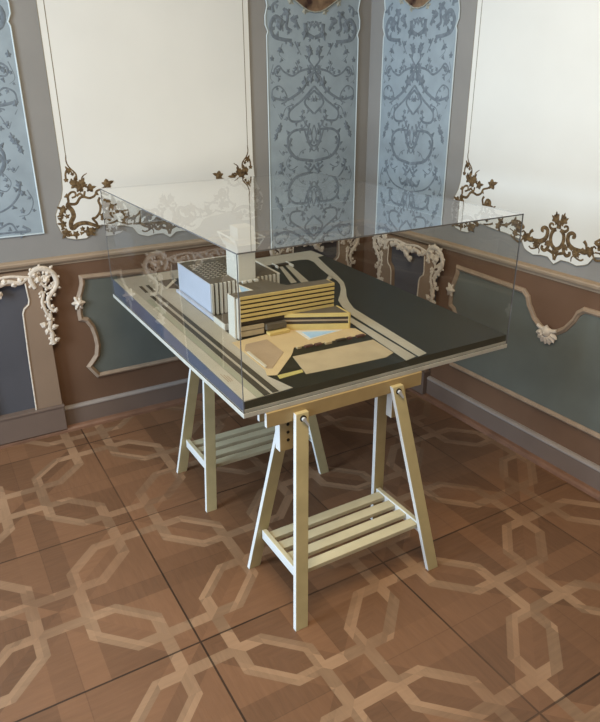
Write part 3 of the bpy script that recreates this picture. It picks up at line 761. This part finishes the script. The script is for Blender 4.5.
sheet('courtyard', [(.231,.453),(.331,.458),(.328,.307),(.217,.195),(.197,.205),(.200,.401)], M['court'], z=.0024)
sheet('courtyard_ledge', [(.197,.375),(.208,.375),(.206,.215),(.196,.212)], M['verge'], z=.0036, h=.004)
sheet('yellow_band', [(.206,.136),(.312,.136),(.304,.112),(.200,.106)], M['band'], z=.0)
sheet('timber_deck', [(.340,.256),(.722,.242),(.712,.091),(.658,.069),(.448,.080),(.305,.093)], M['deck'], z=.0)
sheet('pool_coping', [(.484,.484),(.668,.394),(.483,.368)], M['model_white'], z=.0024)
wt = sheet('pool_water', [(.500,.455),(.636,.393),(.497,.379)], M['water'], z=.0036)
for i, (a, b, wdt, m_) in enumerate(((.395,.330,.020,'plaza'),(.43,.322,.035,'block_red'),(.475,.318,.03,'block_red'),(.52,.312,.03,'plaza'),(.575,.311,.045,'model_dark'),(.63,.309,.02,'block_red'),(.675,.309,.04,'block_red'))):
    bm = bmesh.new(); box(bm, a, a+wdt, b-.018, b-.004, 0, .008); site('bench_block', bm, M[m_])

# ribbed hall
bm = bmesh.new()
H1 = .149
x0b, x1b, y0b, y1b = .244, .596, .836, 1.240
box(bm, x0b+.004, x1b-.004, y0b+.008, y1b, 0, H1-.004); hall = site('ribbed_hall', bm, M['model_dark'])
bm = bmesh.new(); box(bm, x0b, x0b+.004, y0b, y1b, .008, H1); site('side_wall', bm, M['model_white2'], hall)
bm = bmesh.new(); n = 17
for i in range(n):
    x = x0b+.010+(x1b-x0b-.014)*i/(n-1); box(bm, x-.0055, x+.0055, y0b-.004, y0b+.008, .004, H1)
for i in range(18):
    y = y0b+.015+(y1b-y0b-.02)*i/17; box(bm, x1b-.004, x1b+.004, y-.0055, y+.0055, .004, H1)
site('facade_fins', bm, M['model_white'], hall)
bm = bmesh.new(); box(bm, x0b+.004, x1b-.004, y0b+.006, y1b, H1-.004, H1); site('roof', bm, M['model_roof'], hall)
bm = bmesh.new(); box(bm, x1b-.004, x1b+.004, y0b-.004, y1b, H1, H1+.004); box(bm, x0b, x1b+.004, y1b, y1b+.004, 0, H1+.003); site('parapet', bm, M['model_white'], hall)
for i in range(9):
    for j in range(7):
        x = .268+.024*j; y = .925+.029*i
        bm = bmesh.new(); box(bm, x, x+.014, y, y+.0035, H1, H1+.003); site('roof_light', bm, M['paving'], hall)
bm = bmesh.new(); box(bm, .226, .240, .765, 1.240, 0, .014); site('boundary_wall', bm, M['model_white2'])
# low annex box
bm = bmesh.new(); box(bm, .222, .300, .640, .760, 0, .028); an = site('low_annex', bm, M['model_white'])
bm = bmesh.new(); box(bm, .226, .300, .644, .757, .028, .030); site('roof', bm, M['model_roof'], an)
# tower
bm = bmesh.new(); box(bm, .377, .463, .815, .945, .02, .30); tw = site('tower', bm, M['model_white'], bevel=0.0008)
bm = bmesh.new()
r0 = [(.374,.806,.292),(.466,.806,.292),(.466,.950,.292),(.374,.950,.292)]; r1 = [(.350,.772,.350),(.490,.772,.350),(.490,.970,.350),(.350,.970,.350)]
r1i = [(.351,.774,.352),(.491,.774,.352),(.491,.944,.352),(.351,.944,.352)]; r0i = [(.378,.810,.297),(.462,.810,.297),(.462,.906,.297),(.378,.906,.297)]
for k in range(4):   # sloping braces at the corners and the rim
    a = Vector(r0[k]); b = Vector(r1[k]); tube(bm, a, b, .0035, 6)
    c_ = Vector(r1[(k+1) % 4]); tube(bm, b, c_, .0045, 6)
site('crown_frame', bm, M['model_white'], tw)
bm = bmesh.new(); loft(bm, r0, [(.360,.788,.318),(.480,.788,.318),(.480,.962,.318),(.360,.962,.318)]); site('crown_tray', bm, M['model_white'], tw)
bm = bmesh.new(); box(bm, .380, .460, .818, .902, .300, .392); site('tower_head', bm, M['model_white'], tw, bevel=0.0008)
# roof terrace between hall and slab block
bm = bmesh.new(); prism(bm, [(.268,.585),(.560,.585),(.560,.640),(.478,.836),(.386,.836)], .0, .146); tb = site('roof_terrace', bm, M['model_roof'])
bm = bmesh.new(); prism(bm, [(.352,.790),(.378,.655),(.292,.640)], .146, .152); sk = site('skylight', bm, M['model_white'], tb)
bm = bmesh.new(); prism(bm, [(.350,.755),(.362,.672),(.318,.664)], .152, .1526); site('pane', bm, M['water'], sk)
for x in (.384, .412, .444):
    bm = bmesh.new(); box(bm, x, x+.018, .785, .800, .146, .156); site('vent_block', bm, M['model_white'], tb)
# banded slab block
H2 = .183; XA, XB = .244, .690
def yf(x): return .519-(x-.244)*.045
bm = bmesh.new(); prism(bm, [(XA-.004, yf(XA)+.006), (XB, yf(XB)+.006), (XB-.003, yf(XB)+.060), (XA-.020, yf(XA)+.064)], .060, H2-.003); sb = site('banded_slab_block', bm, M['model_dark'])
bm = bmesh.new()
N6 = 6; pitch = (H2-.066)/N6
for i in range(N6):
    z1 = H2-i*pitch; z0 = z1-pitch*.56
    if i == 0: z0 = z1-pitch*.62
    prism(bm, [(XA, yf(XA)), (XB, yf(XB)), (XB+.001, yf(XB)+.062), (XB-.004, yf(XB)+.062), (XB-.004, yf(XB)+.008), (XA, yf(XA)+.008)], z0, z1)
site('floor_bands', bm, M['model_yellow'], sb)
bm = bmesh.new(); prism(bm, [(XA-.018, yf(XA)+.005), (XB-.004, yf(XB)+.006), (XB-.004, yf(XB)+.062), (XA-.020, yf(XA)+.064)], H2-.004, H2+.0005); site('roof', bm, M['model_roof'], sb)
for (xa, xb, ya, yb) in ((.222, .228, .532, .598), (.231, .2435, .519, .580)):
    bm = bmesh.new(); box(bm, xa, xb, ya, yb, 0, H2-.002); site('end_wall', bm, M['model_white'], sb)
bm = bmesh.new(); prism(bm, [(XA, yf(XA)+.012), (.66, yf(.66)+.012), (.66, yf(.66)+.055), (XA, yf(XA)+.058)], 0, .060); gf = site('ground_floor', bm, M['model_dark'], sb)
bm = bmesh.new(); prism(bm, [(XA, yf(XA)+.004), (.350, yf(.35)+.004), (.350, yf(.35)+.014), (XA, yf(XA)+.014)], .006, .030)
prism(bm, [(XA, yf(XA)+.002), (.350, yf(.35)+.002), (.350, yf(.35)+.014), (XA, yf(XA)+.014)], .034, .050); site('lower_bands', bm, M['deck'], sb)
bm = bmesh.new(); box(bm, .356, .450, .500, .530, .022, .046); site('porch_box', bm, M['model_roof'], sb)
bm = bmesh.new(); box(bm, .358, .455, .478, .512, .004, .016); site('entrance_canopy', bm, M['model_yellow'], sb)
# low wing
H3 = .075
F4 = [(.440,.524),(.702,.395),(.705,.500),(.600,.512),(.470,.545)]
bm = bmesh.new(); prism(bm, F4, 0, H3-.012); lwg = site('low_wing', bm, M['model_dark'])
def off(p, q, t):  # strip along a facade
    d = Vector((q[0]-p[0], q[1]-p[1])).normalized(); n = Vector((d.y, -d.x))*t
    return [(p[0]+n.x, p[1]+n.y), (q[0]+n.x, q[1]+n.y), (q[0]-n.x, q[1]-n.y), (p[0]-n.x, p[1]-n.y)]
bm = bmesh.new()
prism(bm, off(F4[0], F4[1], .004), .0, .027); prism(bm, off(F4[1], F4[2], .004), 0, .027)
prism(bm, off(F4[0], F4[1], .004), H3-.015, H3); prism(bm, off(F4[1], F4[2], .004), H3-.015, H3)
prism(bm, [(.699,.391),(.707,.391),(.707,.400),(.699,.400)], 0, H3)
site('facade_bands', bm, M['model_yellow'], lwg)
bm = bmesh.new(); prism(bm, off(F4[0], F4[1], .0015), .040, .047); site('window_strip', bm, M['court'], lwg)
bm = bmesh.new(); prism(bm, F4, H3-.012, H3-.001); site('roof', bm, M['model_roof'], lwg)

# ---------------------------------------------------------------- acrylic cover standing on the base board
CT = 1.4118; TH = 0.005
AC = thing('acrylic_cover', 'clear acrylic box cover standing over the architectural model', 'display cover', (TXO, TYO, BOARD_TOP))
hh = CT-BOARD_TOP
def ax_top(i): return i == 2
def pane(name, x0, x1, y0, y1, z0, z1, big):
    bm = bmesh.new(); box(bm, x0, x1, y0, y1, z0, z1)
    for f in bm.faces:
        f.normal_update(); ax = max(range(3), key=lambda i: abs(f.normal[i])); cc = f.calc_center_median()
        outer = (cc[ax] > (hh*0.9 if ax == 2 else (BW, BD)[ax]*0.5)) == (cc[ax] > ((x0+x1)/2, (y0+y1)/2, (z0+z1)/2)[ax])
        f.material_index = 1 if ax != big else (0 if outer else 2)
    return obj(name, bm, [M['acrylic_top' if ax_top(big) else 'acrylic'], M['acrylic_edge'], M['acrylic_inner']], AC)
e = 0.001
pane('side_pane', e, BW-e, e, TH, 0, hh-TH, 1); pane('side_pane', e, BW-e, BD-TH, BD-e, 0, hh-TH, 1)
pane('side_pane', e, TH, TH, BD-TH, 0, hh-TH, 0); pane('side_pane', BW-TH, BW-e, TH, BD-TH, 0, hh-TH, 0)
pane('top_pane', e, BW-e, e, BD-e, hh-TH, hh, 2)
